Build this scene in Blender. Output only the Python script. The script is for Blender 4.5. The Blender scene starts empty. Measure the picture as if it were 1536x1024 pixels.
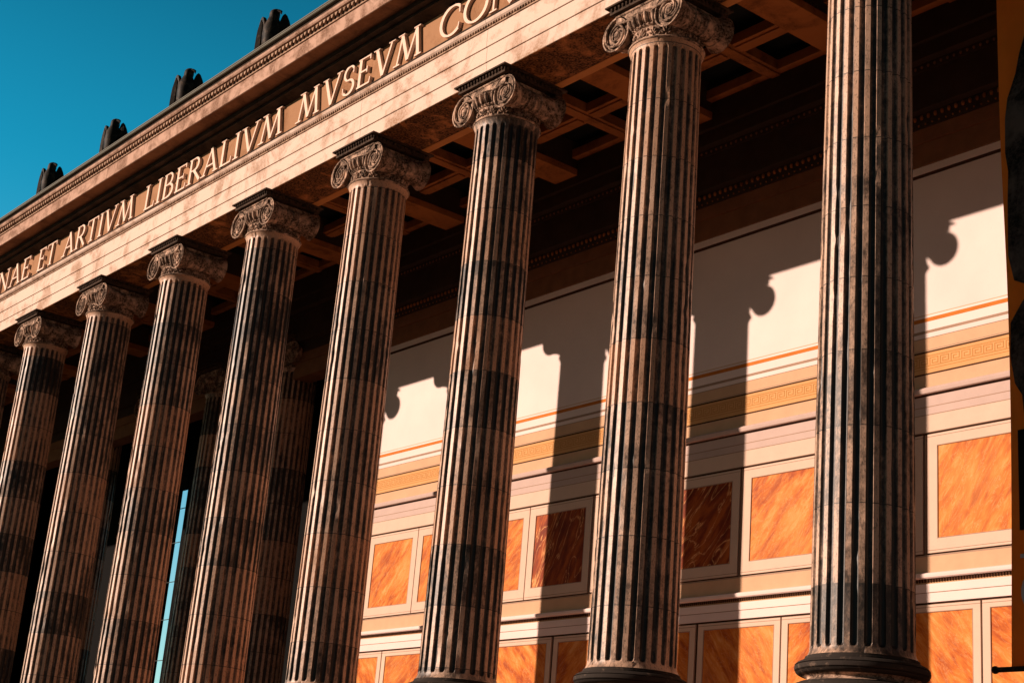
import bpy, bmesh, math, random
from mathutils import Vector, Matrix, noise
random.seed(7)
PI = math.pi
sc = bpy.context.scene
COL = sc.collection
S = 4.85                      # column spacing
WY = 6.413                    # face of the painted wall
ZT = 11.62                    # top of the fluted shaft

# ------------------------------------------------------------------ materials
class NT:
    def __init__(s, name):
        s.m = bpy.data.materials.new(name); s.m.use_nodes = True
        s.t = s.m.node_tree; s.b = s.t.nodes['Principled BSDF']
        s.b.inputs['Specular IOR Level'].default_value = 0.06
    def n(s, typ, **kw):
        nd = s.t.nodes.new(typ)
        for k, v in kw.items(): setattr(nd, k, v)
        return nd
    def l(s, a, b): s.t.links.new(a, b)
    def val(s, sock, v):
        if hasattr(v, 'links') or isinstance(v, bpy.types.NodeSocket): s.l(v, sock)
        else: sock.default_value = v
    def math(s, op, a, b=None, c=None, clamp=False):
        nd = s.n('ShaderNodeMath', operation=op, use_clamp=clamp)
        s.val(nd.inputs[0], a)
        if b is not None: s.val(nd.inputs[1], b)
        if c is not None: s.val(nd.inputs[2], c)
        return nd.outputs[0]
    def coord(s, scale=(1, 1, 1), rot=(0, 0, 0), rand=True, kind='Object'):
        tc = s.n('ShaderNodeTexCoord'); mp = s.n('ShaderNodeMapping')
        mp.inputs['Scale'].default_value = scale; mp.inputs['Rotation'].default_value = rot
        src = tc.outputs[kind]
        if rand:
            oi = s.n('ShaderNodeObjectInfo'); ad = s.n('ShaderNodeVectorMath', operation='ADD')
            sc_ = s.n('ShaderNodeVectorMath', operation='SCALE'); cb = s.n('ShaderNodeCombineXYZ')
            for i in range(3): s.l(oi.outputs['Random'], cb.inputs[i])
            s.l(cb.outputs[0], sc_.inputs[0]); sc_.inputs['Scale'].default_value = 37.0
            s.l(src, ad.inputs[0]); s.l(sc_.outputs[0], ad.inputs[1]); src = ad.outputs[0]
        s.l(src, mp.inputs['Vector'])
        return mp.outputs[0]
    def noise(s, vec, scale=1., detail=6., rough=.6, dist=0.):
        nd = s.n('ShaderNodeTexNoise'); s.l(vec, nd.inputs['Vector'])
        nd.inputs['Scale'].default_value = scale; nd.inputs['Detail'].default_value = detail
        nd.inputs['Roughness'].default_value = rough; nd.inputs['Distortion'].default_value = dist
        return nd.outputs['Fac']
    def ramp(s, fac, stops):
        nd = s.n('ShaderNodeValToRGB'); s.l(fac, nd.inputs[0]); e = nd.color_ramp.elements
        while len(e) < len(stops): e.new(.5)
        for i, (p, c) in enumerate(stops):
            e[i].position = p; e[i].color = (c, c, c, 1) if isinstance(c, (int, float)) else (*c, 1)
        return nd.outputs[0]
    def mix(s, fac, a, b, mode='MIX'):
        nd = s.n('ShaderNodeMix', data_type='RGBA', blend_type=mode)
        s.val(nd.inputs['Factor'], fac)
        for i, v in ((6, a), (7, b)):
            if isinstance(v, tuple): nd.inputs[i].default_value = (*v, 1)
            else: s.l(v, nd.inputs[i])
        return nd.outputs[2]
    def out(s, col, rough=.8, bump=None, bstr=.3, bdist=.02):
        s.val(s.b.inputs['Base Color'], (*col, 1) if isinstance(col, tuple) else col)
        s.val(s.b.inputs['Roughness'], rough)
        if bump is not None:
            bp = s.n('ShaderNodeBump'); bp.inputs['Strength'].default_value = bstr
            bp.inputs['Distance'].default_value = bdist
            s.l(bump, bp.inputs['Height']); s.l(bp.outputs[0], s.b.inputs['Normal'])
        return s.m

def stone(name, base, stain, amt=.5, scale=1.3, rough=.85, speck=.25, bstr=.35, joint=0., joff=0.):
    """weathered stone: base colour, blotchy stains with ragged edges, fine speckle, pits"""
    t = NT(name); v = t.coord(); f = t.noise(v, scale, 9, .68, .4); g = t.noise(v, 22, 5, .7)
    lo = .62 - .3 * amt
    m = t.ramp(f, [(lo, 0.), (lo + .16, 1.)])
    m = t.math('MULTIPLY', m, t.ramp(g, [(.3, .35), (.6, 1.)]))
    tone = t.mix(t.noise(v, .45, 4, .5), base, tuple(min(1, c * 1.12) for c in base))
    c = t.mix(m, tone, stain)
    sp = t.ramp(t.noise(v, 60, 3, .6), [(.30, 1.), (.38, 0.)])
    c = t.mix(t.math('MULTIPLY', sp, speck), c, tuple(x * .35 for x in stain))
    if joint:
        tc = t.n('ShaderNodeTexCoord'); sx = t.n('ShaderNodeSeparateXYZ'); t.l(tc.outputs['Object'], sx.inputs[0])
        fr = t.math('FRACT', t.math('DIVIDE', t.math('ADD', sx.outputs[0], joff + 200 * joint), joint))
        c = t.mix(t.math('MULTIPLY', t.math('LESS_THAN', fr, .012 / joint * 1.0), .75), c, (.06, .035, .02))
    h = t.math('ADD', t.math('MULTIPLY', t.noise(v, 28, 2, .5), .35), t.noise(v, 6, 3, .55))
    return t.out(c, rough, h, bstr, .010)

def plain(name, col, rough=.7, var=.10, scale=2.5, bstr=.06):
    """painted plaster / metal with slight uneven tone"""
    t = NT(name); v = t.coord(); f = t.noise(v, scale, 6, .6)
    c = t.mix(t.ramp(f, [(.3, 0.), (.7, 1.)]), tuple(x * (1 - var) for x in col), tuple(min(1, x * (1 + var * .6)) for x in col))
    g = t.noise(v, 40, 3, .6)
    c = t.mix(t.math('MULTIPLY', t.ramp(g, [(.28, 1.), (.36, 0.)]), .25), c, tuple(x * .5 for x in col))
    return t.out(c, rough, g, bstr, .003)

def column_stone(name, bright=(.58, .39, .285), soot=(.022, .0165, .013)):
    """sandstone drums: patchy soot that differs from drum to drum, deepened inside the flutes as painted shade"""
    t = NT(name); oi = t.n('ShaderNodeObjectInfo')
    tc = t.n('ShaderNodeTexCoord'); sx = t.n('ShaderNodeSeparateXYZ'); t.l(tc.outputs['Object'], sx.inputs[0])
    at = t.n('ShaderNodeAttribute', attribute_name='fillet_lit'); fillet_lit = at.outputs['Fac']
    DH = 1.17
    zz = t.math('DIVIDE', t.math('ADD', sx.outputs[2], t.math('MULTIPLY_ADD', oi.outputs['Random'], 5., 3.)), DH)
    wn = t.n('ShaderNodeTexWhiteNoise', noise_dimensions='2D'); cb = t.n('ShaderNodeCombineXYZ')
    t.l(t.math('FLOOR', zz), cb.inputs[0]); t.l(t.math('MULTIPLY', oi.outputs['Random'], 91.), cb.inputs[1]); t.l(cb.outputs[0], wn.inputs['Vector'])
    d = wn.outputs['Value']
    streak = t.noise(t.coord((2.6, 2.6, .34)), 1.5, 7, .62, .3)
    blot = t.noise(t.coord((1, 1, .7)), 1.2, 8, .66, .6)
    fine = t.noise(t.coord((1, 1, .6)), 13, 6, .74)
    a = t.math('ADD', t.math('MULTIPLY', streak, .45), t.math('MULTIPLY', blot, .62))
    a = t.math('ADD', t.math('SUBTRACT', a, .035), t.math('MULTIPLY', t.math('SUBTRACT', d, .5), .24))
    a = t.math('ADD', a, t.math('MULTIPLY', t.math('SUBTRACT', fine, .5), .45))
    a = t.math('ADD', a, t.math('MULTIPLY', t.math('SUBTRACT', .62, fillet_lit), .22))  # shade painted into the flutes, fillets kept light
    m = t.ramp(a, [(.39, 0.), (.53, .78), (.63, 1.)])
    tone = t.mix(t.noise(t.coord(), .8, 4, .5), bright, (bright[0] * .94, bright[1] * .84, bright[2] * .74))
    warm = t.mix(t.ramp(d, [(.12, 0.), (.3, 1.)]), (bright[0] * .92, bright[1] * .78, bright[2] * .66), tone)
    c = t.mix(m, warm, soot)
    sp = t.ramp(t.noise(t.coord((1, 1, .5)), 42, 3, .65), [(.36, 1.), (.44, 0.)])
    c = t.mix(t.math('MULTIPLY', sp, .6), c, soot)
    fr = t.math('FRACT', zz)
    c = t.mix(t.math('MULTIPLY', t.math('LESS_THAN', fr, .014), .85), c, soot)
    h = t.math('ADD', t.noise(t.coord(), 9, 3, .55), t.math('MULTIPLY', t.noise(t.coord(), 34, 2, .5), .3))
    t.b.inputs['Specular IOR Level'].default_value = .5
    return t.out(c, .5, h, .6, .008)

def marble(name, veins=False, sgn=1):
    """scagliola panel: streaks running across the panel"""
    t = NT(name)
    v = t.coord((1.0, 1.0, 1.0), (0, 0, 0))
    mp = t.n('ShaderNodeMapping'); oi = t.n('ShaderNodeObjectInfo'); cr = t.n('ShaderNodeCombineXYZ'); t.l(t.math('MULTIPLY_ADD', oi.outputs['Random'], .55, sgn * math.radians(52) - .27), cr.inputs[1]); t.l(cr.outputs[0], mp.inputs['Rotation']); t.l(v, mp.inputs['Vector'])
    m2 = t.n('ShaderNodeMapping'); m2.inputs['Scale'].default_value = (.85, 1., 3.1); t.l(mp.outputs[0], m2.inputs['Vector'])
    f = t.noise(m2.outputs[0], 1.25, 6, .60, .35)
    g = t.noise(m2.outputs[0], 5.0, 7, .68, .5)
    a = t.math('ADD', t.math('MULTIPLY', f, .78), t.math('MULTIPLY', g, .22))
    if veins:
        c = t.ramp(a, [(.38, (.13, .016, .002)), (.50, (.24, .036, .004)), (.62, (.42, .09, .010))])  # darker ramp: shade painted into the veined panels
        w = t.math('ABSOLUTE', t.math('SUBTRACT', t.noise(m2.outputs[0], .8, 4, .5, 1.3), .5))
        c = t.mix(t.ramp(w, [(0., 1.), (.010, .3), (.028, 0.)]), c, (.78, .36, .12))
    else:
        c = t.ramp(a, [(.38, (.33, .052, .003)), (.45, (.47, .105, .007)), (.50, (.57, .155, .014)), (.56, (.64, .21, .030)), (.64, (.70, .31, .085))])
        cl = t.noise(v, .7, 5, .6, .5); c = t.mix(t.ramp(cl, [(.44, 0.), (.64, .35)]), c, (.66, .25, .055))
        w = t.math('ABSOLUTE', t.math('SUBTRACT', t.noise(m2.outputs[0], 1.5, 6, .62, 2.2), .5))
        c = t.mix(t.math('MULTIPLY', t.ramp(w, [(0., 1.), (.012, .3), (.028, 0.)]), .30), c, (.80, .50, .24))
    return t.out(c, .5)

M = dict(
    arch=stone('pale sandstone', (.66, .505, .415), (.34, .195, .12), .48, 1.1, joint=S, joff=0., bstr=.25),
    frieze=stone('ochre sandstone', (.345, .185, .10), (.22, .105, .05), .45, .9, bstr=.2),
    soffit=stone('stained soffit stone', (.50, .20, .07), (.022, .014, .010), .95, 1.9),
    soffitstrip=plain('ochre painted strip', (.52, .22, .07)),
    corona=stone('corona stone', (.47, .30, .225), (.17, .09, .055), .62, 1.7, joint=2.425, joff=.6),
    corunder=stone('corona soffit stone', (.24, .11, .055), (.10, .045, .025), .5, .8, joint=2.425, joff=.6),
    sootshade=stone('sooty and shade-dark stone', (.055, .036, .026), (.02, .015, .012), .6, 2.),  # also stands in for shade on the bed moulding
    egg=stone('carved moulding stone', (.40, .26, .18), (.14, .08, .05), .55, 4.),
    gutter=plain('grey zinc gutter', (.15, .14, .11), .5),
    letter=plain('pale gilt letter', (.80, .58, .46), .5, .10),
    col=column_stone('weathered column sandstone'),
    cap=stone('carved capital stone', (.58, .385, .28), (.028, .019, .014), .84, 3.6, bstr=.5),
    torus=stone('blackened base stone', (.035, .028, .024), (.22, .15, .11), .16, 5., bstr=.5),
    abac=stone('blackened abacus stone', (.07, .045, .032), (.02, .015, .012), .5, 9., bstr=.6),
    darkmetal=stone('black bronze', (.016, .014, .012), (.10, .07, .05), .42, 5., .55, bstr=.5),
    beam=stone('ochre painted beam', (.34, .125, .036), (.14, .05, .016), .45, 1.0),
    rib=stone('ochre painted rib', (.33, .125, .04), (.14, .05, .018), .4, 1.2),
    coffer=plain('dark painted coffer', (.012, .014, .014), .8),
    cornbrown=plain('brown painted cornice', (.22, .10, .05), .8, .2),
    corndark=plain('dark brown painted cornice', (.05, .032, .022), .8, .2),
    cream=plain('cream wall paint', (.80, .65, .60), .75, .08, .5),
    greycream=plain('grey cream paint', (.55, .41, .355), .75, .06),
    tan=plain('tan wall paint', (.62, .385, .235), .75, .07),
    ochre=plain('ochre wall paint', (.64, .34, .14), .75, .07),
    meander=plain('brown ochre line paint', (.50, .225, .065), .75, .07),
    frame=plain('ivory frame paint', (.66, .48, .37), .7, .05),
    orange=plain('orange stripe paint', (.56, .17, .028), .7, .1),
    line=plain('dark brown line paint', (.065, .028, .014), .8, .1),
    softline=plain('taupe line paint', (.36, .235, .165), .8, .1),
    dentil=plain('tan dentil paint', (.50, .29, .15), .8, .1),
    marble=marble('orange scagliola', False, 1), marble2=marble('orange streaked scagliola', False, -1),
    marbleshade=marble('veined shade-dark scagliola', True, 1),
    floor=stone('portico paving stone', (.47, .265, .195), (.33, .18, .125), .4, .8),
    podium=stone('podium stone', (.30, .19, .12), (.16, .10, .06), .4, .8),
    ground=stone('asphalt square', (.055, .045, .038), (.04, .034, .03), .4, .3),
    dimfloor=stone('darkened floor stone', (.075, .06, .05), (.04, .032, .028), .5, .8),
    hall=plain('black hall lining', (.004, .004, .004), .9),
    strip=plain('brown strip paint', (.20, .125, .085), .8, .1),
    bar=plain('grey glazing bar', (.06, .075, .07), .6),
    banner=plain('orange banner cloth', (.88, .205, .022), .85, .12, 1.),
    print=stone('dark grey banner print', (.11, .082, .07), (.008, .007, .006), .75, 1.1, bstr=0., speck=0.),
    printblack=plain('black banner print', (.008, .010, .010), .8),
    printgrey=plain('pale grey banner print', (.42, .42, .42), .8),
)

# ------------------------------------------------------------------ geometry helpers
class MB:
    def __init__(s): s.v = []; s.f = []; s.mi = []; s.cur = 0
    def add(s, vs, fs):
        o = len(s.v); s.v += [tuple(v) for v in vs]
        s.f += [tuple(i + o for i in f) for f in fs]; s.mi += [s.cur] * len(fs); return s
    def box(s, x0, x1, y0, y1, z0, z1):
        return s.add([(x0, y0, z0), (x1, y0, z0), (x1, y1, z0), (x0, y1, z0), (x0, y0, z1), (x1, y0, z1), (x1, y1, z1), (x0, y1, z1)],
                     [(0, 3, 2, 1), (4, 5, 6, 7), (0, 1, 5, 4), (1, 2, 6, 5), (2, 3, 7, 6), (3, 0, 4, 7)])
    def prism(s, pts, y0, y1):           # pts = (x,z) outline extruded along y
        n = len(pts)
        vs = [(x, y0, z) for x, z in pts] + [(x, y1, z) for x, z in pts]
        return s.add(vs, [tuple(range(n)), tuple(range(2 * n - 1, n - 1, -1))] + [(i, i + n, (i + 1) % n + n, (i + 1) % n) for i in range(n)])
    def extrude_x(s, prof, x0, x1):      # prof = (y,z) outline along x
        n = len(prof)
        vs = [(x0, y, z) for y, z in prof] + [(x1, y, z) for y, z in prof]
        return s.add(vs, [tuple(range(n)), tuple(range(2 * n - 1, n - 1, -1))] + [(i, i + n, (i + 1) % n + n, (i + 1) % n) for i in range(n)])
    def lathe(s, prof, n=48, mat=None, closed=True):   # prof = (r,z)
        vs = []; fs = []
        for r, z in prof:
            for k in range(n):
                a = 2 * PI * k / n; vs.append((r * math.cos(a), r * math.sin(a), z))
        for i in range(len(prof) - 1):
            for k in range(n):
                fs.append((i * n + k, i * n + (k + 1) % n, (i + 1) * n + (k + 1) % n, (i + 1) * n + k))
        if closed: fs += [tuple(range(n - 1, -1, -1)), tuple((len(prof) - 1) * n + k for k in range(n))]
        if mat is not None: vs = [mat @ Vector(v) for v in vs]
        return s.add(vs, fs)
    def ell(s, c, r, n=10, m=7, rot=None):
        vs = []; fs = []
        for i in range(m + 1):
            ph = PI * (i / m) - PI / 2
            for k in range(n):
                a = 2 * PI * k / n
                p = Vector((r[0] * math.cos(ph) * math.cos(a), r[1] * math.cos(ph) * math.sin(a), r[2] * math.sin(ph)))
                if rot is not None: p = rot @ p
                vs.append(Vector(c) + p)
        for i in range(m):
            for k in range(n):
                fs.append((i * n + k, i * n + (k + 1) % n, (i + 1) * n + (k + 1) % n, (i + 1) * n + k))
        return s.add(vs, fs)
    def tube(s, pts, rad, n=8):
        pts = [Vector(p) for p in pts]; vs = []; fs = []; N = len(pts)
        for i, p in enumerate(pts):
            t = (pts[min(i + 1, N - 1)] - pts[max(i - 1, 0)]).normalized()
            a = Vector((0, 1, 0)) if abs(t.y) < .9 else Vector((1, 0, 0))
            u = t.cross(a).normalized(); w = t.cross(u)
            r = rad[i] if isinstance(rad, (list, tuple)) else rad
            for k in range(n):
                g = 2 * PI * k / n; vs.append(p + r * (math.cos(g) * u + math.sin(g) * w))
        for i in range(N - 1):
            for k in range(n): fs.append((i * n + k, i * n + (k + 1) % n, (i + 1) * n + (k + 1) % n, (i + 1) * n + k))
        fs += [tuple(range(n - 1, -1, -1)), tuple((N - 1) * n + k for k in range(n))]
        return s.add(vs, fs)
    def mesh(s, name, mats, smooth=False, recalc=True, angle=None):
        me = bpy.data.meshes.new(name); me.from_pydata(s.v, [], s.f)
        if not isinstance(mats, (list, tuple)): mats = [mats]
        for m in mats: me.materials.append(m)
        me.polygons.foreach_set('material_index', s.mi)
        bm = bmesh.new(); bm.from_mesh(me)
        if recalc: bmesh.ops.recalc_face_normals(bm, faces=bm.faces)
        bm.to_mesh(me); bm.free()
        if smooth or angle:
            for p in me.polygons: p.use_smooth = True
            if angle: me.set_sharp_from_angle(angle=math.radians(angle))
        return me
    def build(s, name, mats, parent=None, smooth=False, angle=None, loc=None):
        me = s.mesh(name, mats, smooth, angle=angle)
        if loc is not None: me.transform(Matrix.Translation(-Vector(loc)))
        return link(name, me, parent, loc)

def link(name, me, parent=None, loc=None):
    o = bpy.data.objects.new(name, me); COL.objects.link(o)
    if parent is not None: o.parent = parent
    if loc is not None: o.location = loc
    return o
def thing(name, label, cat, loc=(0, 0, 0), group=None):
    o = bpy.data.objects.new(name, None); COL.objects.link(o); o.location = loc; o.empty_display_size = .3
    o['label'] = label; o['category'] = cat
    if group: o['group'] = group
    return o
def struct(o): o['kind'] = 'structure'; return o
def copy_tree(o, parent=None):
    c = o.copy(); COL.objects.link(c); c.parent = parent
    for ch in o.children: copy_tree(ch, c)
    return c
def bevel(o, w=.01, seg=2):
    b = o.modifiers.new('bevel', 'BEVEL'); b.width = w; b.segments = seg; b.limit_method = 'ANGLE'; return o

# ------------------------------------------------------------------ column
NF = 24
def shaft_mesh():
    mb = MB(); rb, rt = .754, .667
    zs = []
    z0f, z1f = .10, ZT - .12                       # flutes run between
    zs += [0, .03, .06, .09]
    hw = .075
    zs += [z0f + hw * t for t in (0.02, .12, .3, .55, .8, 1.)]
    n = 84
    a, b = z0f + hw, z1f - hw
    zs += [a + (b - a) * i / n for i in range(1, n)]
    zs += [z1f - hw * t for t in (1., .8, .55, .3, .12, .02)] + [ZT - .09, ZT - .06, ZT - .03, ZT]
    us = [-1, -.9, -.68, -.36, 0, .36, .68, .9, 1]
    rows = []
    vs = []; wr = []
    for z in zs:
        t = z / ZT
        r = rb + (rt - rb) * (t ** 1.15)
        if z < .12: r += .05 * (1 - z / .12) ** 2
        if z > ZT - .14: r += .045 * ((z - ZT + .14) / .14) ** 2
        dz = 0.
        if z < a: dz = min(1., (a - z) / hw)
        if z > b: dz = min(1., (z - b) / hw)
        row = []
        for k in range(NF):
            pitch = 2 * PI / NF; half = pitch * .295
            for u in us:
                ang = k * pitch + u * half
                d = .056 * math.sqrt(max(0., 1 - u * u - dz * dz)) if (z0f <= z <= z1f) else 0.
                rr = r - d
                if abs(u) >= .9:                     # worn, chipped arrises
                    q = noise.noise((k * 3.1 + u * .3, z * 2.3, 1.7)) + .55 * noise.noise((k * 5.3, z * 9., u))
                    if q > .42: rr -= min(.024, (q - .42) * .06)
                    rr += .0015 * noise.noise((k * 2.1, z * 20, u * 3))
                wr.append(1. if d < .012 else (.5 if d < .03 else 0.))
                row.append(len(vs)); vs.append((rr * math.cos(ang), rr * math.sin(ang), z))
        rows.append(row)
    fs = []; nn = len(rows[0])
    for i in range(len(rows) - 1):
        for k in range(nn):
            fs.append((rows[i][k], rows[i][(k + 1) % nn], rows[i + 1][(k + 1) % nn], rows[i + 1][k]))
    mb.add(vs, fs); mb.f.append(tuple(rows[-1])); mb.mi.append(0)
    me = mb.mesh('shaft', M['col'], True, angle=38)
    at = me.attributes.new('fillet_lit', 'FLOAT', 'POINT'); at.data.foreach_set('value', wr)
    return me

def spiral(cx, cz, r0, r1, turns, a0, sgn, n=64):
    pts = []
    for i in range(n + 1):
        t = i / n; r = r0 * (r1 / r0) ** t; a = a0 + sgn * 2 * PI * turns * t
        pts.append((cx + r * math.cos(a), cz + r * math.sin(a)))
    return pts

def make_column():
    root = thing('fluted_column', '', 'column', group='')
    # --- base: lower torus, scotia, upper torus
    base = MB()
    prof = [(.985, -.66), (.985, -.60)]
    for i in range(9):
        a = -PI / 2 + PI * i / 8; prof.append((.925 + .10 * math.cos(a), -.49 + .10 * math.sin(a)))
    prof += [(.90, -.385), (.90, -.37)]
    base.lathe(prof, 72).build('base', M['torus'], root, angle=40)
    b = root.children[0]
    sc_ = MB(); pr = []
    for i in range(9):
        t = i / 8; pr.append((.88 - .075 * math.sin(PI * t) - .04 * t, -.372 + .10 * t))
    sc_.lathe(pr, 72).build('scotia', M['cap'], b, angle=60)
    up = MB(); pr = [(.80, -.274), (.835, -.27)]
    for i in range(11):
        a = -PI / 2 + PI * i / 10
        r = .865 + .100 * math.cos(a)
        pr.append((r, -.165 + .098 * math.sin(a)))
        if i in (3, 6): pr.append((r - .022, -.165 + .098 * math.sin(a) + .008)); pr.append((r - .002, -.165 + .098 * math.sin(a) + .016))
    pr += [(.835, -.062), (.835, -.035), (.815, -.03), (.815, .0)]
    up.lathe(pr, 72).build('upper_torus', M['torus'], b, angle=30)
    # --- shaft
    link('shaft', shaft_mesh(), root)
    # --- capital
    Z0 = ZT
    cap = MB()
    pr = [(.70, Z0), (.725, Z0 + .012), (.735, Z0 + .03), (.725, Z0 + .05), (.675, Z0 + .06), (.655, Z0 + .09), (.645, Z0 + .2), (.655, Z0 + .31), (.69, Z0 + .33), (.70, Z0 + .345), (.69, Z0 + .36)]
    for i in range(7):
        t = i / 6; pr.append((.665 + .095 * math.sin(t * PI / 2), Z0 + .36 + .20 * t))
    pr += [(.80, Z0 + .60), (.72, Z0 + .62)]
    cap.lathe(pr, 72)
    capo = cap.build('capital', M['cap'], root, angle=35)
    # necking ornament: lotus and palmette relief
    nk = MB()
    for k in range(16):
        a = 2 * PI * k / 16
        Rz = Matrix.Rotation(a, 3, 'Z')
        for j, (dx, zz, ln, til) in enumerate([(0, .215, .085, 0), (.045, .19, .075, .45), (-.045, .19, .075, -.45), (.075, .145, .055, 1.0), (-.075, .145, .055, -1.0), (0, .10, .03, 0)]):
            if k % 2: ln *= .82; dx *= .8
            c = Rz @ Vector((.66, dx, Z0 + zz)); nk.ell(c, (.03, .019, ln), 7, 5, Rz @ Matrix.Rotation(-til, 3, 'X'))
        a2 = a + PI / 16; R2 = Matrix.Rotation(a2, 3, 'Z')
        nk.ell(R2 @ Vector((.655, 0, Z0 + .25)), (.028, .03, .03), 7, 5); nk.ell(R2 @ Vector((.655, 0, Z0 + .12)), (.025, .02, .05), 7, 5)
    for k in range(48):
        a = 2 * PI * k / 48; nk.ell((.70 * math.cos(a), .70 * math.sin(a), Z0 + .345), (.022, .022, .02), 6, 4)
    nk.build('necking_ornament', M['cap'], capo, smooth=True)
    # egg and dart on the echinus
    eg = MB()
    for k in range(30):
        a = 2 * PI * (k + .5) / 30; Rz = Matrix.Rotation(a, 3, 'Z')
        T = Rz @ Matrix.Rotation(.45, 3, 'Y')
        eg.ell(Rz @ Vector((.745, 0, Z0 + .465)), (.05, .046, .125), 9, 7, T)
        a = 2 * PI * k / 30; Rz = Matrix.Rotation(a, 3, 'Z')
        eg.ell(Rz @ Vector((.735, 0, Z0 + .465)), (.025, .008, .11), 6, 5, Rz @ Matrix.Rotation(.45, 3, 'Y'))
    eg.build('egg_and_dart', M['cap'], capo, smooth=True)
    # volutes: scroll cushion running front to back with a spiral on each end
    VZ = 12.065; VX = .715; FY = .70; R0 = .365
    for sg in (-1, 1):
        vo = MB()
        prof = []
        N = 14
        for i in range(N + 1):
            t = -1 + 2 * i / N; y = t * FY
            prof.append((R0 - .155 * (1 - t * t) ** .8, y))
        prof = [(R0 - .05, -FY + .055)] + [(R0 - .03, -FY + .0)] + prof + [(R0 - .03, FY)] + [(R0 - .05, FY - .055)]
        mt = Matrix.Translation((sg * VX, 0, VZ)) @ Matrix.Rotation(-PI / 2, 4, 'X')
        vo.lathe(prof, 40, mt)
        for yy in (-.16, 0, .16):                     # belt round the cushion
            r = R0 - .155 * (1 - (yy / FY) ** 2) ** .8
            vo.tube([(sg * VX + (r + .0) * math.cos(2 * PI * i / 32), yy, VZ + r * math.sin(2 * PI * i / 32)) for i in range(33)], .026, 6)
        for yy in (-.52, -.36, .36, .52):
            r = R0 - .155 * (1 - (yy / FY) ** 2) ** .8
            vo.tube([(sg * VX + r * math.cos(2 * PI * i / 32), yy, VZ + r * math.sin(2 * PI * i / 32)) for i in range(33)], .014, 6)
        for fy in (-1, 1):
            sp = spiral(0, 0, R0 - .022, .075, 2.35, PI / 2, 1 if sg < 0 else -1, 84)
            rad = [.026 - .012 * i / 84 for i in range(85)]
            vo.tube([(sg * VX + x, fy * (FY - .012), VZ + z) for x, z in sp], rad, 7)
            vo.ell((sg * VX, fy * (FY - .04), VZ), (.07, .04, .07), 12, 7)
        vo.build('volute', M['cap'], capo, angle=40)
    # channel band between the volutes, front and back
    ch = MB()
    for fy in (-1, 1):
        n = 12; top = []; bot = []
        for i in range(n + 1):
            t = -1 + 2 * i / n; x = t * VX
            top.append((x, 12.435 - .005 * (1 - t * t))); bot.append((x, 12.245 - .05 * (1 - t * t)))
        ch.prism(top + bot[::-1], fy * .62, fy * .70)
        ch.tube([(x, fy * .705, z - .012) for x, z in top], .026, 7)
        ch.tube([(x, fy * .705, z + .012) for x, z in bot], .022, 7)
    ch.box(-.70, .70, -.618, .618, 12.20, 12.425)
    ch.build('volute_channel', M['cap'], capo, angle=40)
    # abacus: leaf moulding with a thin top fillet
    ab = MB()
    for (w, z0, z1) in ((.80, 12.455, 12.50), (.875, 12.588, 12.622)):
        ab.box(-w, w, -w, w, z0, z1)
    ab.box(-.80, .80, -.80, .80, 12.502, 12.586)
    nl = 15
    for side in range(4):
        Rz = Matrix.Rotation(side * PI / 2, 3, 'Z')
        for i in range(nl):
            x = -.78 + 1.56 * (i + .5) / nl
            ab.ell(Rz @ Vector((x, -.80, 12.546)), (.040, .05, .042), 7, 5)
    ab.build('abacus', M['abac'], capo, angle=40)
    return root

proto = make_column()
FRONT = {
    -1: 'fluted sandstone column at the right end of the row, right of the orange banner',
    0: 'nearest and widest fluted column, its capital cut off by the top of the photo',
    1: 'second fluted column from the right, its lit scroll capital touching the top edge',
    2: 'third fluted column from the right, its scroll capital beneath the letters CON',
    3: 'fluted column beneath the word MVSEVM, standing before the left end of the painted wall',
    4: 'fluted column beneath the end of LIBERALIVM, partly hiding a dim inner column',
    5: 'fluted column beneath the start of LIBERALIVM, the thin turquoise slit at its right edge',
    6: 'fluted column beneath the word ARTIVM, with black hall on both sides',
    7: 'leftmost fluted column with its whole capital in view, beneath the word ET',
    8: 'fluted column at the left edge of the photo, only a sliver of capital showing',
    9: 'fluted column beyond the left edge of the photo, beneath OMNIGENAE',
}
INNER = {
    6: 'dim unlit inner column just right of the front column beneath the end of LIBERALIVM',
    7: 'dark inner column just right of the thin turquoise slit, behind the front row',
    8: 'dark inner column in the hall, third from the painted wall, left of the turquoise slit',
    9: 'dark inner column in the hall, fourth and farthest from the painted wall',
}
first = True
for k in range(-1, 10):
    o = proto if first else copy_tree(proto); first = False
    o.location = (-k * S, 0, 0); o['label'] = FRONT[k]; o['group'] = 'columns of the portico front row'
    for ch in o.children:
        if ch.name.startswith('shaft'): ch.rotation_euler.z = 2 * PI / NF * ((k * 7 + 3) % NF)
for k in INNER:
    o = copy_tree(proto); o.location = (-k * S, 6.75, 0); o['label'] = INNER[k]; o['group'] = 'inner columns before the stair hall'
    for ch in o.children:
        if ch.name.startswith('shaft'): ch.rotation_euler.z = 2 * PI / NF * ((k * 5 + 8) % NF)

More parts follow.
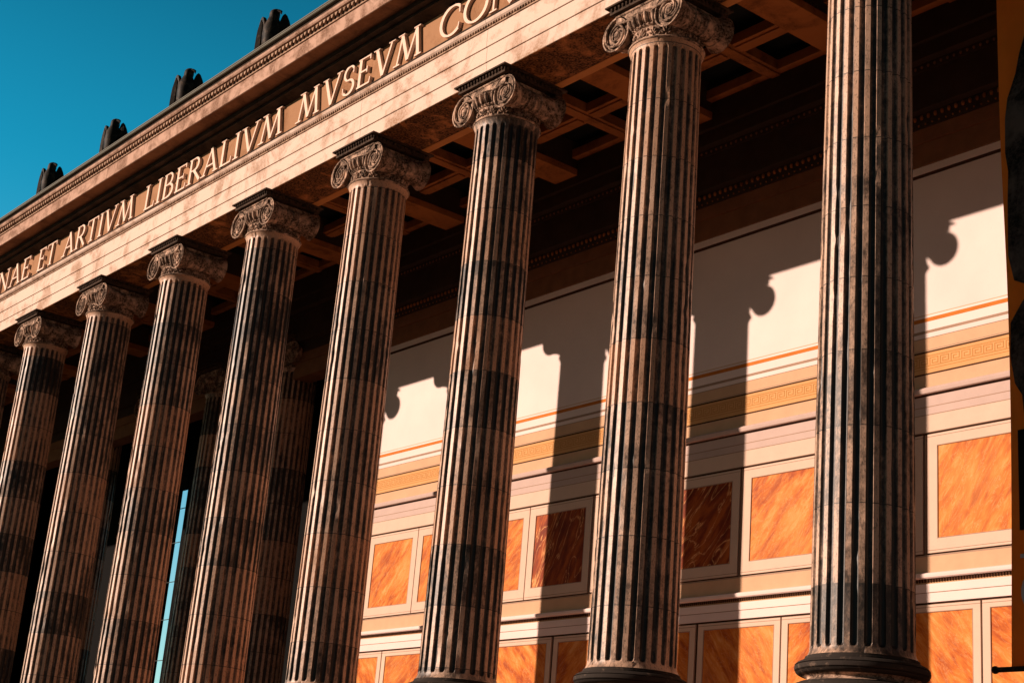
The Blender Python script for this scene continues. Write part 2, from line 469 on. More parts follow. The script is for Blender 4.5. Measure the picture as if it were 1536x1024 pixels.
# ------------------------------------------------------------------ entablature
X0, X1 = -66.0, 7.4
ent = thing('entablature', 'long pale stone entablature with raised Latin inscription and dark toothed cornice above the columns', 'entablature', (0, 0, 12.62))
def EP(mb, name, m, par=ent, **kw):          # a part whose parent sits at z = 12.62
    o = mb.build(name, m, None, **kw)
    o.data.transform(Matrix.Translation((0, 0, -12.62)))
    o.parent = par
    return o
a = MB()
a.box(X0, X1, -.700, .55, 12.63, 12.985); a.box(X0, X1, -.728, .55, 12.985, 13.340); a.box(X0, X1, -.756, .55, 13.340, 13.765)
architrave = EP(a, 'architrave', M['arch']); bevel(architrave, .008)
b = MB(); b.box(X0, X1, -.785, -.5, 13.766, 13.80)
x = X0
while x < X1:
    b.ell((x, -.79, 13.828), (.036, .03, .034), 6, 4); x += .09
b.box(X0, X1, -.77, -.5, 13.801, 13.86)
EP(b, 'bead_moulding', M['egg'], architrave)
b = MB(); b.extrude_x([(-.5, 13.861), (-.80, 13.861), (-.83, 13.89), (-.845, 13.93), (-.85, 13.96), (-.5, 13.96)], X0, X1)
EP(b, 'crown_moulding', M['arch'], architrave)
b = MB(); b.box(X0, X1, -.862, -.5, 13.961, 13.995); EP(b, 'dark_fillet', M['sootshade'], architrave)
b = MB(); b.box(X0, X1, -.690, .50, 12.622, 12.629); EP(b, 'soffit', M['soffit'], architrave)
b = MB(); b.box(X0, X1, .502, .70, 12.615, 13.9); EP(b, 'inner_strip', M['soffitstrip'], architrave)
b = MB(); b.box(X0, X1, -.72, .55, 13.996, 14.93); frieze = EP(b, 'frieze', M['frieze'])
# cornice
cor = MB()
cor.box(X0, X1, -1.62, .5, 15.21, 15.60)
cornice = EP(cor, 'cornice', M['corona']); bevel(cornice, .012)
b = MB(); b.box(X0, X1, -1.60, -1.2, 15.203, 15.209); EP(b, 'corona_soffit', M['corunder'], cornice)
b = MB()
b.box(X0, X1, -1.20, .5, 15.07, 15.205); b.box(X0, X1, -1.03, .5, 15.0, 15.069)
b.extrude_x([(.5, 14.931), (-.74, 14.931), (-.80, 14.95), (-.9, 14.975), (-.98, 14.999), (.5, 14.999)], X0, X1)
EP(b, 'bed_moulding', M['sootshade'], cornice)  # shade under the corona painted in as near-black stone
b = MB(); b.box(X0, X1, -1.655, -.5, 15.601, 15.645); EP(b, 'cornice_fillet', M['egg'], cornice)
b = MB(); b.box(X0, X1, -1.66, -.5, 15.646, 15.765)
EP(b, 'egg_ground', M['sootshade'], cornice)
b = MB(); x = X0 + .05
while x < X1 - .05:
    z0, z1 = 15.655, 15.765
    b.prism([(x - .03, z0 + .02), (x - .015, z0), (x + .015, z0), (x + .03, z0 + .02), (x + .062, z1 - .015), (x + .062, z1), (x - .062, z1), (x - .062, z1 - .015)], -1.735 + .01 * random.random(), -1.655)
    x += .174
EP(b, 'egg_and_dart', M['egg'], cornice)
b = MB(); b.extrude_x([(-.5, 15.766), (-1.775, 15.766), (-1.80, 15.80), (-1.81, 15.855), (-.5, 15.855)], X0, X1); EP(b, 'cyma', M['corona'], cornice)
b = MB(); b.box(X0, X1, -1.78, -.5, 15.856, 15.965); EP(b, 'dark_recess', M['sootshade'], cornice)
b = MB(); b.extrude_x([(-.5, 15.966), (-1.86, 15.966), (-1.88, 15.985), (-1.88, 16.01), (-1.895, 16.02), (-1.895, 16.045), (-.5, 16.09)], X0, X1); EP(b, 'gutter', M['gutter'], cornice)
b = MB(); b.box(X0, X1, -.49, 12., 15.3, 16.05); EP(b, 'roof_slab', M['gutter'], ent)

# inscription: every letter a mesh of its own under the frieze
TH, TN, SF = .135, .075, .05
LET = {
 'I': (.34, [('l', .17, 0, .17, 1, TH), ('s', .17, 0), ('s', .17, 1)]),
 'L': (.62, [('l', .14, 0, .14, 1, TH), ('l', .05, .03, .60, .03, .06), ('l', .585, .0, .60, .22, .05), ('s', .14, 1)]),
 'T': (.74, [('l', .37, 0, .37, 1, TH), ('l', .02, .97, .72, .97, .06), ('l', .03, .98, .02, .80, .05), ('l', .71, .98, .72, .80, .05), ('s', .37, 0)]),
 'E': (.64, [('l', .14, 0, .14, 1, TH), ('l', .05, .03, .60, .03, .06), ('l', .05, .97, .56, .97, .06), ('l', .14, .52, .46, .52, .055), ('l', .585, 0, .61, .2, .05), ('l', .55, 1, .56, .82, .05), ('l', .455, .42, .455, .62, .045)]),
 'B': (.66, [('l', .14, 0, .14, 1, TH), ('l', .05, .03, .35, .03, .055), ('l', .05, .97, .32, .97, .055), ('l', .14, .53, .35, .53, .05), ('a', .32, .75, .20, .22, -90, 90, .10), ('a', .35, .28, .25, .25, -90, 90, .115)]),
 'R': (.74, [('l', .14, 0, .14, 1, TH), ('l', .05, .97, .34, .97, .055), ('l', .14, .50, .36, .50, .05), ('a', .34, .735, .22, .235, -90, 90, .11), ('l', .34, .50, .70, .02, .12), ('s', .14, 0)]),
 'A': (.86, [('l', .43, 1, .11, 0, TN), ('l', .40, 1.02, .74, 0, TH), ('l', .22, .34, .64, .34, .055), ('s', .11, 0), ('s', .74, 0)]),
 'V': (.84, [('l', .11, 1, .44, 0, TH), ('l', .74, 1, .45, 0, TN), ('s', .11, 1), ('s', .74, 1)]),
 'M': (1.12, [('l', .13, 0, .27, 1, TN), ('l', .25, 1, .55, .05, TH), ('l', .84, 1, .56, .05, TN), ('l', .83, 1, .97, 0, TH), ('s', .13, 0), ('s', .97, 0), ('s', .24, 1), ('s', .86, 1)]),
 'N': (.90, [('l', .14, 0, .14, 1, TN), ('l', .13, 1, .76, 0, TH), ('l', .76, 0, .76, 1, TN), ('s', .14, 0), ('s', .12, 1), ('s', .76, 1)]),
 'O': (.94, [('a', .47, .5, .405, .46, 0, 360, .12)]),
 'C': (.84, [('a', .47, .5, .405, .46, 48, 312, .12), ('l', .745, .84, .75, .64, .05), ('l', .74, .15, .765, .32, .045)]),
 'G': (.90, [('a', .47, .5, .405, .46, 48, 312, .12), ('l', .745, .84, .75, .64, .05), ('l', .77, .02, .77, .40, TH), ('s', .77, .40)]),
 'S': (.58, [('a', .29, .735, .20, .235, 35, 270, .10), ('a', .29, .26, .225, .245, -145, 90, .11), ('l', .47, .88, .475, .70, .045), ('l', .075, .10, .07, .30, .045)]),
}
def letter(ch, x, z, h, sx):
    w, st = LET[ch]; mb = MB(); y1 = -.715; nn = 0
    def ribbon(pts, width):
        nonlocal nn
        n = len(pts); L = []; R = []
        for i, (px, pz) in enumerate(pts):
            q0 = pts[max(i - 1, 0)]; q1 = pts[min(i + 1, n - 1)]
            dx, dz = q1[0] - q0[0], q1[1] - q0[1]; d = math.hypot(dx, dz) or 1
            wd = width[i] / 2 if isinstance(width, list) else width / 2
            L.append((px - dz / d * wd, pz + dx / d * wd)); R.append((px + dz / d * wd, pz - dx / d * wd))
        y0 = -.800 - .0022 * nn; nn += 1
        vs = []
        for (p, q) in zip(L, R): vs += [(p[0], y0, p[1]), (q[0], y0, q[1]), (q[0], y1, q[1]), (p[0], y1, p[1])]
        fs = [(0, 1, 2, 3), (4 * n - 1, 4 * n - 2, 4 * n - 3, 4 * n - 4)]
        for i in range(n - 1):
            o = 4 * i
            for k in range(4): fs.append((o + k, o + (k + 1) % 4, o + 4 + (k + 1) % 4, o + 4 + k))
        mb.add(vs, fs)
    for s_ in st:
        if s_[0] == 'l': ribbon([(x + s_[1] * h * sx, z + s_[2] * h), (x + s_[3] * h * sx, z + s_[4] * h)], s_[5] * h)
        elif s_[0] == 's':
            dz = .022 if s_[2] < .5 else -.022
            ribbon([(x + (s_[1] - .125) * h * sx, z + (s_[2] + dz) * h), (x + (s_[1] + .125) * h * sx, z + (s_[2] + dz) * h)], .045 * h)
        else:
            _, cx, cz, rx, rz, a0, a1, wd = s_; n = max(6, int(abs(a1 - a0) / 12)); pts = []; wl = []
            for i in range(n + 1):
                A = math.radians(a0 + (a1 - a0) * i / n)
                pts.append((x + (cx + rx * math.cos(A)) * h * sx, z + (cz + rz * math.sin(A)) * h))
                wl.append(h * (wd * (.50 + .62 * abs(math.cos(A + .25)))))
            ribbon(pts, wl)
    o = EP(mb, 'letter', M['letter'], frieze)
    return w * h * sx
def word(txt, xs, xe, z=14.105, h=.80):
    tot = sum(LET[c][0] * h for c in txt) - 0.05
    gap = .05
    sx = (xe - xs - gap * (len(txt) - 1)) / tot
    x = xs
    for c in txt: x += letter(c, x, z, h, sx) + gap
word('OMNIGENAE', -43.3, -34.62); word('ET', -33.95, -32.55); word('ARTIVM', -31.92, -26.85)
word('LIBERALIVM', -26.14, -18.31); word('MVSEVM', -17.60, -12.20); word('CONSTITVIT', -11.52, -4.2)

# ------------------------------------------------------------------ eagles on the roof edge
def make_eagle():
    r = thing('eagle_statue', '', 'statue', group='eagles along the roof edge')
    body = MB()
    spine = [(.0, .10, .30, .20, .18), (.0, .06, .50, .29, .26), (0, .0, .75, .33, .31), (0, -.05, 1.0, .32, .31), (0, -.07, 1.20, .31, .29), (0, -.07, 1.35, .26, .25), (0, -.08, 1.46, .19, .20),
             (.02, -.10, 1.52, .155, .175), (.04, -.12, 1.61, .165, .18), (.05, -.13, 1.69, .15, .16), (.05, -.12, 1.75, .10, .11), (.05, -.11, 1.775, .02, .02)]
    n = 18; vs = []; fs = []
    for (cx, cy, cz, rx, ry) in spine:
        for k in range(n):
            a_ = 2 * PI * k / n
            q = 1 + .10 * noise.noise((cx + 3 * math.cos(a_), 3 * math.sin(a_), cz * 7))
            vs.append((cx + rx * q * math.cos(a_), cy + ry * q * math.sin(a_), cz))
    for i in range(len(spine) - 1):
        for k in range(n): fs.append((i * n + k, i * n + (k + 1) % n, (i + 1) * n + (k + 1) % n, (i + 1) * n + k))
    fs += [tuple(range(n - 1, -1, -1)), tuple((len(spine) - 1) * n + k for k in range(n))]
    body.add(vs, fs)
    # hooked beak turned to one side, brow, thighs, toes, tail
    body.tube([(.12, -.16, 1.66), (.22, -.18, 1.67), (.31, -.20, 1.64), (.34, -.21, 1.55)], [.09, .07, .045, .008], 8)
    body.ell((.09, -.15, 1.725), (.13, .11, .04), 8, 5)
    for sg in (-1, 1):
        body.tube([(sg * .17, -.06, .62), (sg * .19, -.12, .42), (sg * .19, -.12, .26), (sg * .19, -.13, .05)], [.17, .14, .08, .055], 9)
        for d in (-.07, 0, .07): body.tube([(sg * .19, -.12, .05), (sg * .19 + d, -.24, .04), (sg * .19 + d * 1.5, -.33, .01)], [.04, .035, .012], 6)
    body.prism([(-.16, .5), (.16, .5), (.26, .02), (-.26, .02)], .16, .26)
    body.build('body', M['darkmetal'], r, angle=60)
    for sg in (-1, 1):
        w = MB()
        # half-raised wing: a curved thick blade with long feathers, standing off the flank and sweeping back
        out = [(-.08, .95), (-.08, 1.30), (-.02, 1.42), (.08, 1.56), (.20, 1.61), (.34, 1.55), (.50, 1.38), (.65, 1.12), (.76, .80), (.80, .48), (.77, .18), (.68, .02), (.60, .12), (.54, .02), (.44, .14), (.36, .06), (.28, .28), (.18, .48), (.06, .68)]
        def W(u, z_, off=0.):
            x_ = .28 + .52 * u - .06 * u * u; y_ = -.10 + .12 * u + .25 * u * u + .05 * (1.2 - z_)
            return (sg * (x_ + .7 * off), y_ - .7 * off, z_)
        vs = [W(u, z_, dy) for dy in (-.05, .05) for (u, z_) in out]
        m_ = len(out)
        fs = [tuple(range(m_)), tuple(range(2 * m_ - 1, m_ - 1, -1))] + [(i, (i + 1) % m_, (i + 1) % m_ + m_, i + m_) for i in range(m_)]
        w.add(vs, fs)
        for j in range(7):                             # feather ridges
            u0, u1 = .10 + .075 * j, .14 + .095 * j
            w.tube([W(u0 + (u1 - u0) * q / 5 + .03 * math.sin(PI * q / 5), 1.50 - .06 * abs(j - 2) - (1.38 - .04 * j) * q / 5, .05) for q in range(6)], [.02, .035, .04, .04, .035, .012], 6)
        w.build('wing', M['darkmetal'], r, angle=50)
    p = MB(); p.box(-.46, .46, -.38, .38, -.32, -.02); p.box(-.42, .42, -.34, .34, -.021, .005)
    bevel(p.build('plinth', M['sootshade'], r), .02)
    return r
e0 = make_eagle()
EAG = {3: 'black bronze eagle highest and largest in the photo, perched on the roof edge',
       4: 'black bronze eagle second from the top along the sloping roof edge',
       5: 'black bronze eagle third from the top, on the roof edge above the word LIBERALIVM',
       6: 'black bronze eagle lowest down the roof edge of those seen whole',
       7: 'black bronze eagle cut off by the left edge of the photo'}
first = True
for k in (3, 4, 5, 6, 7):
    o = e0 if first else copy_tree(e0); first = False
    o.rotation_euler.z = math.radians(26 + 4 * (k % 3)); o.location = (-k * S + .12, -.92, 16.30); o.scale = (.84, .84, .94); o['label'] = EAG[k]; o['group'] = 'eagles along the roof edge'

# ------------------------------------------------------------------ painted wall
WX0, WX1 = -24.95, 7.0
wall = thing('painted_wall', 'long painted wall behind the columns with orange marble panels and a cream upper field', 'wall', (0, WY, 0))
def WP(mb, name, m, par=wall, loc=None, **kw):
    o = mb.build(name, m, None, **kw); o.data.transform(Matrix.Translation((0, -WY, 0)))
    o.parent = par
    if loc is not None:
        o.data.transform(Matrix.Translation(-Vector(loc))); o.location = loc
    return o
b = MB(); b.box(WX0, WX1, WY + .03, WY + .8, -.66, 13.9); WP(b, 'wall_core', M['line'])
def band(name, m, z0, z1, d=0., par=wall):
    bb = MB(); bb.box(WX0, WX1, WY - d, WY + .029, z0, z1); return WP(bb, name, m, par)
G = .0005
b = MB(); b.box(WX0 - .75, WX0 - .001, WY - .12, WY + .8, -.66, 12.0); WP(b, 'pilaster', M['sootshade'])
band('upper_field', M['cream'], 7.955, 11.0)
band('pinstripe', M['tan'], 7.935, 7.9545, .001)
band('pale_strip', M['cream'], 7.885, 7.9345)
band('orange_stripe', M['orange'], 7.80, 7.8845, .001)
band('cream_band', M['cream'], 7.615, 7.7995)
band('taupe_stripe', M['softline'], 7.555, 7.6145, .001)
band('cream_band', M['cream'], 7.462, 7.5545)
band('line', M['softline'], 7.445, 7.4615, .001)
band('tan_band', M['tan'], 7.205, 7.4445)
band('line', M['softline'], 7.192, 7.2045, .001)
band('tan_strip', M['tan'], 7.175, 7.1915)
band('dark_line', M['line'], 7.140, 7.1745, .002)
mband = band('meander_band', M['ochre'], 6.715, 7.1395)
mk = MB()      # running key pattern: thin painted bars, 3 mm thick
def kb(x0, x1, z0, z1): mk.box(x0, x1, WY - .003, WY - .0005, z0, z1)
mk.box(WX0, WX1, WY - .0034, WY - .0005, 7.062, 7.078)
P_, zb, zt_, tk = .25, 6.855, 7.035, .016
x = WX0 + .1
while x < WX1 - .3:
    a0, a1 = x, x + P_
    kb(a0, a0 + tk, zb, zt_); kb(a0 + tk, a1 - .045, zt_ - tk, zt_); kb(a1 - .045 - tk, a1 - .045, zb + .045, zt_ - tk)
    kb(a0 + .055, a1 - .045 - tk, zb + .045, zb + .045 + tk); kb(a0 + .055, a0 + .055 + tk, zb + .045 + tk, zt_ - .05)
    kb(a0 + .055 + tk, a1 - .11, zt_ - .05 - tk, zt_ - .05); kb(a0 + tk, a1, zb, zb + tk)
    x += P_
mk.box(WX0, WX1, WY - .0034, WY - .0005, 6.80, 6.812)
WP(mk, 'key_pattern', M['meander'], mband)
band('dark_line', M['line'], 6.680, 6.7145, .002)
band('tan_band', M['tan'], 6.400, 6.6795)
b = MB(); b.extrude_x([(WY + .029, 6.27), (WY - .085, 6.27), (WY - .095, 6.285), (WY - .105, 6.34), (WY - .105, 6.365), (WY - .06, 6.3995), (WY + .029, 6.3995)], WX0, WX1); WP(b, 'ledge', M['greycream'])
band('dark_line', M['line'], 6.235, 6.2695, .01)
band('grey_band', M['greycream'], 6.025, 6.2345)
band('line', M['softline'], 6.008, 6.0245, .002)
band('grey_band', M['greycream'], 5.862, 6.0075)
band('line', M['softline'], 5.845, 5.8615, .002)
band('cream_band', M['frame'], 5.505, 5.8445)
band('thin_line', M['softline'], 5.490, 5.5045, .002)
# gap (dark) 5.455-5.49, then upper register of panels 3.07..5.455
def reg_panel(x0, x1, z0, z1, ins_x, ins_top, ins_bot, mat):
    cx = (x0 + x1) / 2; cz = (z0 + z1) / 2
    fr = MB()
    px0, px1, pz0, pz1 = x0 + ins_x, x1 - ins_x, z0 + ins_bot, z1 - ins_top
    y0, y1 = WY - .012, WY + .029
    fr.box(x0, px0, y0, y1, z0, z1); fr.box(px1, x1, y0, y1, z0, z1)
    fr.box(px0 + G, px1 - G, y0, y1, z0, pz0); fr.box(px0 + G, px1 - G, y0, y1, pz1, z1)
    # thin painted inner line
    e = .014
    fr.cur = 1
    ly0, ly1 = y0 - .002, y0 - .0004
    lx0, lx1, lz0, lz1 = px0 - .0, px1 + .0, pz0 - .0, pz1 + .0
    fr.box(lx0 - e, lx0, ly0, ly1, lz0 - e, lz1 + e); fr.box(lx1, lx1 + e, ly0, ly1, lz0 - e, lz1 + e)
    fr.box(lx0, lx1, ly0, ly1, lz1, lz1 + e); fr.box(lx0, lx1, ly0, ly1, lz0 - e, lz0)
    fr.box(x0 + .004, x1 - .004, ly0, ly1, z1 - .055, z1 - .043); fr.box(x0 + .004, x1 - .004, ly0, ly1, z0 + .045, z0 + .057)
    o = WP(fr, 'panel_frame', [M['frame'], M['softline']], wall, (cx, 0, cz))
    pn = MB(); pn.box(px0 + .001, px1 - .001, WY + .002, WY + .028, pz0 + .001, pz1 - .001)
    p = WP(pn, 'marble_panel', mat, None, (cx, 0, cz)); p.parent = o; p.location = (0, 0, 0)
    return o
for j in range(-3, 5):
    T = -8.55 + S * (-j) ; Nn = T - 2.43; T2 = T - S
    if Nn > WX0 and T < WX1:
        reg_panel(max(Nn + .018, WX0), min(T - .055, WX1), 3.095, 5.445, .235, .25, .285, M['marbleshade'] if j in (0, 1) else M['marble'])
        # strip between the two dark lines
    if T2 > WX0 - 4 and Nn < WX1 and Nn - .3 > WX0:
        dark = j == 0
        reg_panel(max(T2 + .055, WX0), min(Nn - .018, WX1), 3.095, 5.445, .235, .25, .285, M['marble'])
    if WX0 < T < WX1:
        bb = MB(); bb.box(T - .022, T + .022, WY - .008, WY + .029, 3.07, 5.445); WP(bb, 'divider_strip', M['strip'])
band('thin_line', M['softline'], 3.035, 3.0645, .002)
band('tan_band', M['tan'], 2.715, 3.0345)
b = MB(); b.extrude_x([(WY + .029, 2.60), (WY - .06, 2.60), (WY - .085, 2.62), (WY - .092, 2.66), (WY - .092, 2.69), (WY - .04, 2.7145), (WY + .029, 2.7145)], WX0, WX1); WP(b, 'ledge', M['cream'])
dband = band('dentil_band', M['dentil'], 2.505, 2.5995, .004)
dn = MB(); x = WX0 + .03
while x < WX1 - .05:
    dn.box(x, x + .028, WY - .03, WY - .0045, 2.535, 2.5985); x += .062
WP(dn, 'dentil_row', M['line'], dband)
band('cream_band', M['cream'], 2.345, 2.5045, .02)
band('line', M['softline'], 2.33, 2.3445, .012)
band('cream_band', M['cream'], 2.155, 2.3295, .012)
for j in range(-7, 9):
    sx_ = -7.31 + 2.425 * j; thick = (j % 2 != 0)
    nx = sx_ + 2.425
    g0 = .045 if (j % 2) else .022; g1 = .022 if (j % 2) else .045
    if nx < WX0 + .3 or sx_ > WX1 - .3: continue
    reg_panel(max(sx_ + g0, WX0), min(nx - g1, WX1), .10, 2.11, .175, .145, .2, M['marble2'] if j % 3 else M['marble'])
band('dado', M['greycream'], -.66, .06, .02)
# upper cornice of the wall
WXC0 = -66
def cband(name, m, z0, z1, y, par=None):
    bb = MB(); bb.box(WXC0, WX1, y, WY + .5, z0, z1); o = bb.build(name, m, None); o.data.transform(Matrix.Translation((0, -WY, 0))); o.parent = par or wallcor; return o
wallcor = thing('wall_cornice', 'dark brown painted cornice with egg mouldings running between painted wall and coffered ceiling', 'cornice', (0, WY, 0))
bb = MB(); bb.box(WX0, WX1, WY - .035, WY + .029, 11.0 + G, 11.055); WP(bb, 'dark_line', M['line'], wall)
bb = MB(); bb.box(WX0, WX1, WY - .05, WY + .029, 11.056, 11.22); WP(bb, 'pale_strip', M['cream'], wall)
cband('fascia', M['cornbrown'], 11.222, 11.72, WY - .09); cband('fascia', M['cornbrown'], 11.722, 12.04, WY - .13)
eg = cband('egg_ground', M['corndark'], 12.042, 12.36, WY - .16)
e_ = MB(); x = -24.9
while x < WX1:
    e_.ell((x, WY - .18, 12.27), (.042, .04, .06), 6, 4); e_.ell((x + .085, WY - .165, 12.11), (.022, .022, .025), 5, 4); x += .17
o = e_.build('egg_row', M['beam'], None, smooth=True); o.data.transform(Matrix.Translation((0, -WY, 0))); o.parent = eg
cband('corona', M['corndark'], 12.362, 13.20, WY - .36)
eg2 = cband('egg_ground', M['corndark'], 13.202, 13.36, WY - .42)
e_ = MB(); x = -24.9
while x < WX1:
    e_.ell((x, WY - .425, 13.28), (.03, .03, .04), 5, 4); x += .16
o = e_.build('egg_row', M['cornbrown'], None, smooth=True); o.data.transform(Matrix.Translation((0, -WY, 0))); o.parent = eg2
cband('upper_fascia', M['corndark'], 13.362, 13.70, WY - .62); cband('upper_fascia', M['corndark'], 13.702, 14.84, WY - .72)

# ------------------------------------------------------------------ coffered ceiling
ceil = thing('coffered_ceiling', 'dark coffered ceiling with ochre beams and ribs between the colonnade and the wall', 'ceiling', (0, 0, 13.9))
def CP(mb, name, m, par=ceil):
    o = mb.build(name, m, None); o.data.transform(Matrix.Translation((0, 0, -13.9))); o.parent = par; return o
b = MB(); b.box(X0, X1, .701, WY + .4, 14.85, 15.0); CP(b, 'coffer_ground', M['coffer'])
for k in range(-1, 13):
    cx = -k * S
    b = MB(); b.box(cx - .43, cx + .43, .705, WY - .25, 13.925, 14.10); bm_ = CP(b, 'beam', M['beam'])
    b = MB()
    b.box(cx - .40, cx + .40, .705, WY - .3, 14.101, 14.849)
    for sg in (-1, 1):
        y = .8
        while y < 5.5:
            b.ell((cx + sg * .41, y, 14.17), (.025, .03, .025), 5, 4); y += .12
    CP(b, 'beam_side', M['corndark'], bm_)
    if k < 12:
        cb_ = cx - S / 2
        b = MB()
        b.box(cb_ - .22, cb_ + .22, .71, 5.72, 14.36, 14.60); b.box(cb_ - .12, cb_ + .12, .71, 5.72, 14.32, 14.359)
        CP(b, 'rib', M['rib'])
        for (ya, yb) in ((.71, .95), (2.28, 2.70), (4.0, 4.42), (5.50, 5.72)):
            b = MB()
            for (xa, xb) in ((cx - S + .402, cb_ - .221), (cb_ + .221, cx - .402)):
                b.box(xa, xb, ya, yb, 14.362, 14.60)
                if yb - ya > .3: b.box(xa, xb, ya + .1, yb - .1, 14.322, 14.361)
            CP(b, 'rib', M['rib'])
        b = MB()
        for yc in (1.615, 3.35, 4.96):
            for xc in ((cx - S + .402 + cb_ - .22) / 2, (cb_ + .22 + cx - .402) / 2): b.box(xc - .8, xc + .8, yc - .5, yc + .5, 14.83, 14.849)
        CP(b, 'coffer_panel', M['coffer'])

# ------------------------------------------------------------------ stair hall behind the inner columns
hall = thing('stair_hall', 'black stair hall interior behind the inner columns, open to pale sky through one narrow slit', 'hall', (-36.7, 10, 0))
def HP(mb, name, m, par=hall):
    o = mb.build(name, m, None); o.data.transform(Matrix.Translation((36.7, -10, 0))); o.parent = par; return o
SX1 = -42.36; SX0 = -43.6; SZ0, SZ1 = 2.35, 10.75
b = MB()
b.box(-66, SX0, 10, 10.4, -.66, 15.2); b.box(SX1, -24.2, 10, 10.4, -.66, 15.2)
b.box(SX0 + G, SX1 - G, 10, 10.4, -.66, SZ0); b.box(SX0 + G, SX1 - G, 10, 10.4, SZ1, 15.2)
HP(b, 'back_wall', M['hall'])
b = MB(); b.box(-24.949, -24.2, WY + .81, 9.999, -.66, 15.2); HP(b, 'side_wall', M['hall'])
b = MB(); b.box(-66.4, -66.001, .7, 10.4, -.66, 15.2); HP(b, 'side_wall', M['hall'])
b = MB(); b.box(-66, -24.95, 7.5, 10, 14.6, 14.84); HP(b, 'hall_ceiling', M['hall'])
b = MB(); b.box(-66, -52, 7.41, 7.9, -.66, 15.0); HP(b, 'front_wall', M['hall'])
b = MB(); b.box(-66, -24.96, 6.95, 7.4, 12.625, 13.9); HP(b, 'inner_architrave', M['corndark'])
for z in (3.3, 4.9, 6.4, 8.0, 9.4):
    wn = MB(); wn.box(SX0, SX1, 10.12, 10.16, z, z + .022); HP(wn, 'glazing_bar', M['bar'])
wn = MB(); wn.box(SX0, SX1 - .32, 10.1, 10.25, 10.2, SZ1); HP(wn, 'blind', M['hall'])

# ------------------------------------------------------------------ banner
BY = 2.0
ban = thing('hanging_banner', 'tall orange cloth banner printed with a dark carved figure, hanging at the right edge', 'banner', (1.87, BY, .12))
def BP(mb, name, m, par=ban, **kw):
    o = mb.build(name, m, None, **kw); o.data.transform(Matrix.Translation((-1.87, -BY, -.12))); o.parent = par; return o
c = MB(); n = 24; vs = []; fs = []
zs_ = [.14 + (12.3 - .14) * i / n for i in range(n + 1)]
for i, z in enumerate(zs_):
    xl = 1.14 + .05 * math.sin(PI * min(1, z / 8.5)) - .07 * max(0, (z - 6) / 6)
    for j in range(9):
        x_ = xl + (2.62 - xl) * j / 8; yy = BY + .012 * math.sin(x_ * 4 + z * .7)
        vs.append((x_, yy, z))
m_ = 9
for i in range(n):
    for j in range(8): fs.append((i * m_ + j, i * m_ + j + 1, (i + 1) * m_ + j + 1, (i + 1) * m_ + j))
c.add(vs, fs); cloth = BP(c, 'cloth', M['banner'], angle=60)
so = cloth.modifiers.new('thickness', 'SOLIDIFY'); so.thickness = .008
def blob(pts, name, m, d=.022):
    q = MB(); q.prism(pts, BY - d - .006, BY - d); return BP(q, name, m, cloth)
# dark carved figure printed on the cloth (outline on the visible edge, running out to the right)
blob([(1.62, 10.45), (1.50, 10.1), (1.42, 9.75), (1.26, 9.35), (1.21, 9.0), (1.20, 8.4), (1.25, 8.05), (1.23, 7.5), (1.22, 6.6), (1.32, 6.15), (1.6, 6.0), (2.2, 6.0), (2.42, 8), (2.35, 10.0), (1.95, 10.75)], 'printed_figure', M['print'])
blob([(1.62, 5.95), (1.45, 5.75), (1.24, 5.45), (1.225, 4.9), (1.30, 4.45), (1.42, 4.25), (1.45, 3.9), (2.2, 3.9), (2.4, 5.0), (2.3, 5.9)], 'printed_figure', M['print'], .0225)
blob([(1.33, 2.15), (1.33, 3.7), (2.4, 3.7), (2.4, 2.15)], 'printed_block', M['printblack'], .023)
blob([(1.33, 1.73), (1.33, 1.79), (1.8, 1.79), (1.8, 1.73)], 'printed_letter', M['printgrey'])
q = MB()
ar = [(1.60 + .27 * math.cos(math.radians(a_)), 1.22 + .32 * math.sin(math.radians(a_))) for a_ in range(70, 291, 20)]
ai = [(1.60 + .19 * math.cos(math.radians(a_)), 1.22 + .25 * math.sin(math.radians(a_))) for a_ in range(70, 291, 20)]
for i in range(len(ar) - 1): q.prism([ar[i], ar[i + 1], ai[i + 1], ai[i]], BY - .028, BY - .022)
BP(q, 'printed_letter', M['printgrey'], cloth)
q = MB(); q.tube([(.85, BY, .11), (2.9, BY, .11)], .04, 12); q.ell((.85, BY, .11), (.06, .06, .06)); BP(q, 'bottom_rod', M['darkmetal'], angle=40)
q = MB(); q.tube([(.85, BY, 12.33), (2.9, BY, 12.33)], .04, 12); q.box(1.3, 1.34, BY - .02, BY + .02, 12.35, 14.2); q.box(2.4, 2.44, BY - .02, BY + .02, 12.35, 14.2); BP(q, 'top_rod', M['darkmetal'])

# ------------------------------------------------------------------ floor, podium, ground
b = MB(); b.box(-24.96, 9, -1.2, 6.4, -.90, -.662); struct(b.build('portico_floor', M['floor']))
b = MB(); b.box(-66.4, -24.961, -1.2, 6.0, -.90, -.662); struct(b.build('darkened_floor', M['dimfloor']))  # unseen floor, darkened to cut bounce light on the left columns
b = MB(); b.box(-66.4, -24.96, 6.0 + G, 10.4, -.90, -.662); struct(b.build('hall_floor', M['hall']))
b = MB()
b.box(-66.4, 9, -1.25, 10.4, -4.9, -.91)
for i in range(12): b.box(-60, -24, -1.25 - .36 * (12 - i), -1.251 - .36 * (11 - i), -4.9, -4.9 + .33 * (i + 1) - .02)
struct(b.build('podium', M['podium']))
b = MB(); b.add([(-900, -900, -4.9), (900, -900, -4.9), (900, 900, -4.9), (-900, 900, -4.9)], [(0, 1, 2, 3)]); struct(b.build('ground', M['ground']))

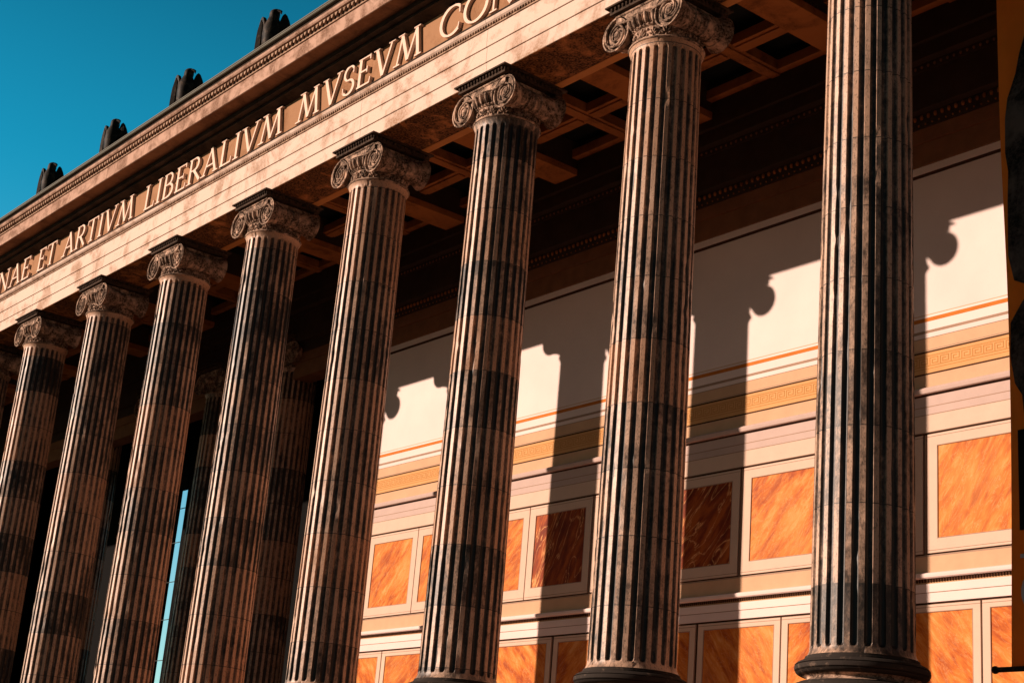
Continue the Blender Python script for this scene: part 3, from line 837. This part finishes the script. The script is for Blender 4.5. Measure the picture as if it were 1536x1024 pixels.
# ------------------------------------------------------------------ camera, light, world
cam = bpy.data.cameras.new('camera'); co = bpy.data.objects.new('camera', cam); COL.objects.link(co)
co.location = (14.795, -18.251, -3.221); co.rotation_euler = tuple(math.radians(v) for v in (108.43389, -4.67651, 50.82735))
cam.sensor_width = 36; cam.lens = 2362.06 / 1536 * 36; cam.clip_end = 3000; sc.camera = co
d = Vector((.805, 1, -.392)).normalized()
sun = bpy.data.lights.new('sun', 'SUN'); so_ = bpy.data.objects.new('sun', sun); COL.objects.link(so_)
sun.energy = 5; sun.angle = math.radians(.55); sun.color = (1., .75, .60)
so_.rotation_euler = d.to_track_quat('-Z', 'Y').to_euler(); so_.location = (-20, -30, 30)
w = bpy.data.worlds.new('World'); sc.world = w; w.use_nodes = True
nt = w.node_tree; bg = nt.nodes['Background']
sk = nt.nodes.new('ShaderNodeTexSky'); sk.sky_type = 'NISHITA'; sk.sun_disc = False
sk.sun_elevation = math.asin(-d.z); sk.sun_rotation = math.atan2(-d.x, -d.y)
sk.air_density = 1.0; sk.dust_density = .4; sk.ozone_density = 2.
mx = nt.nodes.new('ShaderNodeMix'); mx.data_type = 'RGBA'; mx.blend_type = 'MULTIPLY'; mx.inputs['Factor'].default_value = 1
nt.links.new(sk.outputs[0], mx.inputs[6]); tcw = nt.nodes.new('ShaderNodeTexCoord'); sxw = nt.nodes.new('ShaderNodeSeparateXYZ'); nt.links.new(tcw.outputs['Generated'], sxw.inputs[0])
def wmath(op, a, b):
    n = nt.nodes.new('ShaderNodeMath'); n.operation = op
    for k_, v in enumerate((a, b)):
        if isinstance(v, (int, float)): n.inputs[k_].default_value = v
        else: nt.links.new(v, n.inputs[k_])
    return n.outputs[0]
def wrange(v, a, b, c, e):
    n = nt.nodes.new('ShaderNodeMapRange'); n.interpolation_type = 'SMOOTHSTEP'; nt.links.new(v, n.inputs[0])
    for k_, q in enumerate((a, b, c, e)): n.inputs[k_ + 1].default_value = q
    return n.outputs[0]
# the sky is dimmed towards the front to keep shade dark and boosted north-west, deeper overhead, paler near the horizon
dirn = wmath('ADD', wmath('MULTIPLY', sxw.outputs[0], -.76), wmath('MULTIPLY', sxw.outputs[1], .65))
side = wrange(dirn, -.05, .60, .24, 1.55); high = wrange(sxw.outputs[2], .34, .66, 1.5, .45)
tint = nt.nodes.new('ShaderNodeMix'); tint.data_type = 'RGBA'
nt.links.new(wrange(sxw.outputs[2], .06, .40, 0., 1.), tint.inputs['Factor']); tint.inputs[6].default_value = (.80, 1.10, 1.02, 1); tint.inputs[7].default_value = (.05, .90, .93, 1)
nt.links.new(tint.outputs[2], mx.inputs[7])
vm = nt.nodes.new('ShaderNodeVectorMath'); vm.operation = 'SCALE'; nt.links.new(mx.outputs[2], vm.inputs[0]); nt.links.new(wmath('MULTIPLY', side, high), vm.inputs['Scale'])
nt.links.new(vm.outputs[0], bg.inputs[0]); bg.inputs[1].default_value = .050
vs_ = sc.view_settings; vs_.view_transform = 'Standard'; vs_.look = 'None'; vs_.gamma = 1; vs_.exposure = .5; vs_.use_curve_mapping = False
sc.cycles.diffuse_bounces = 2
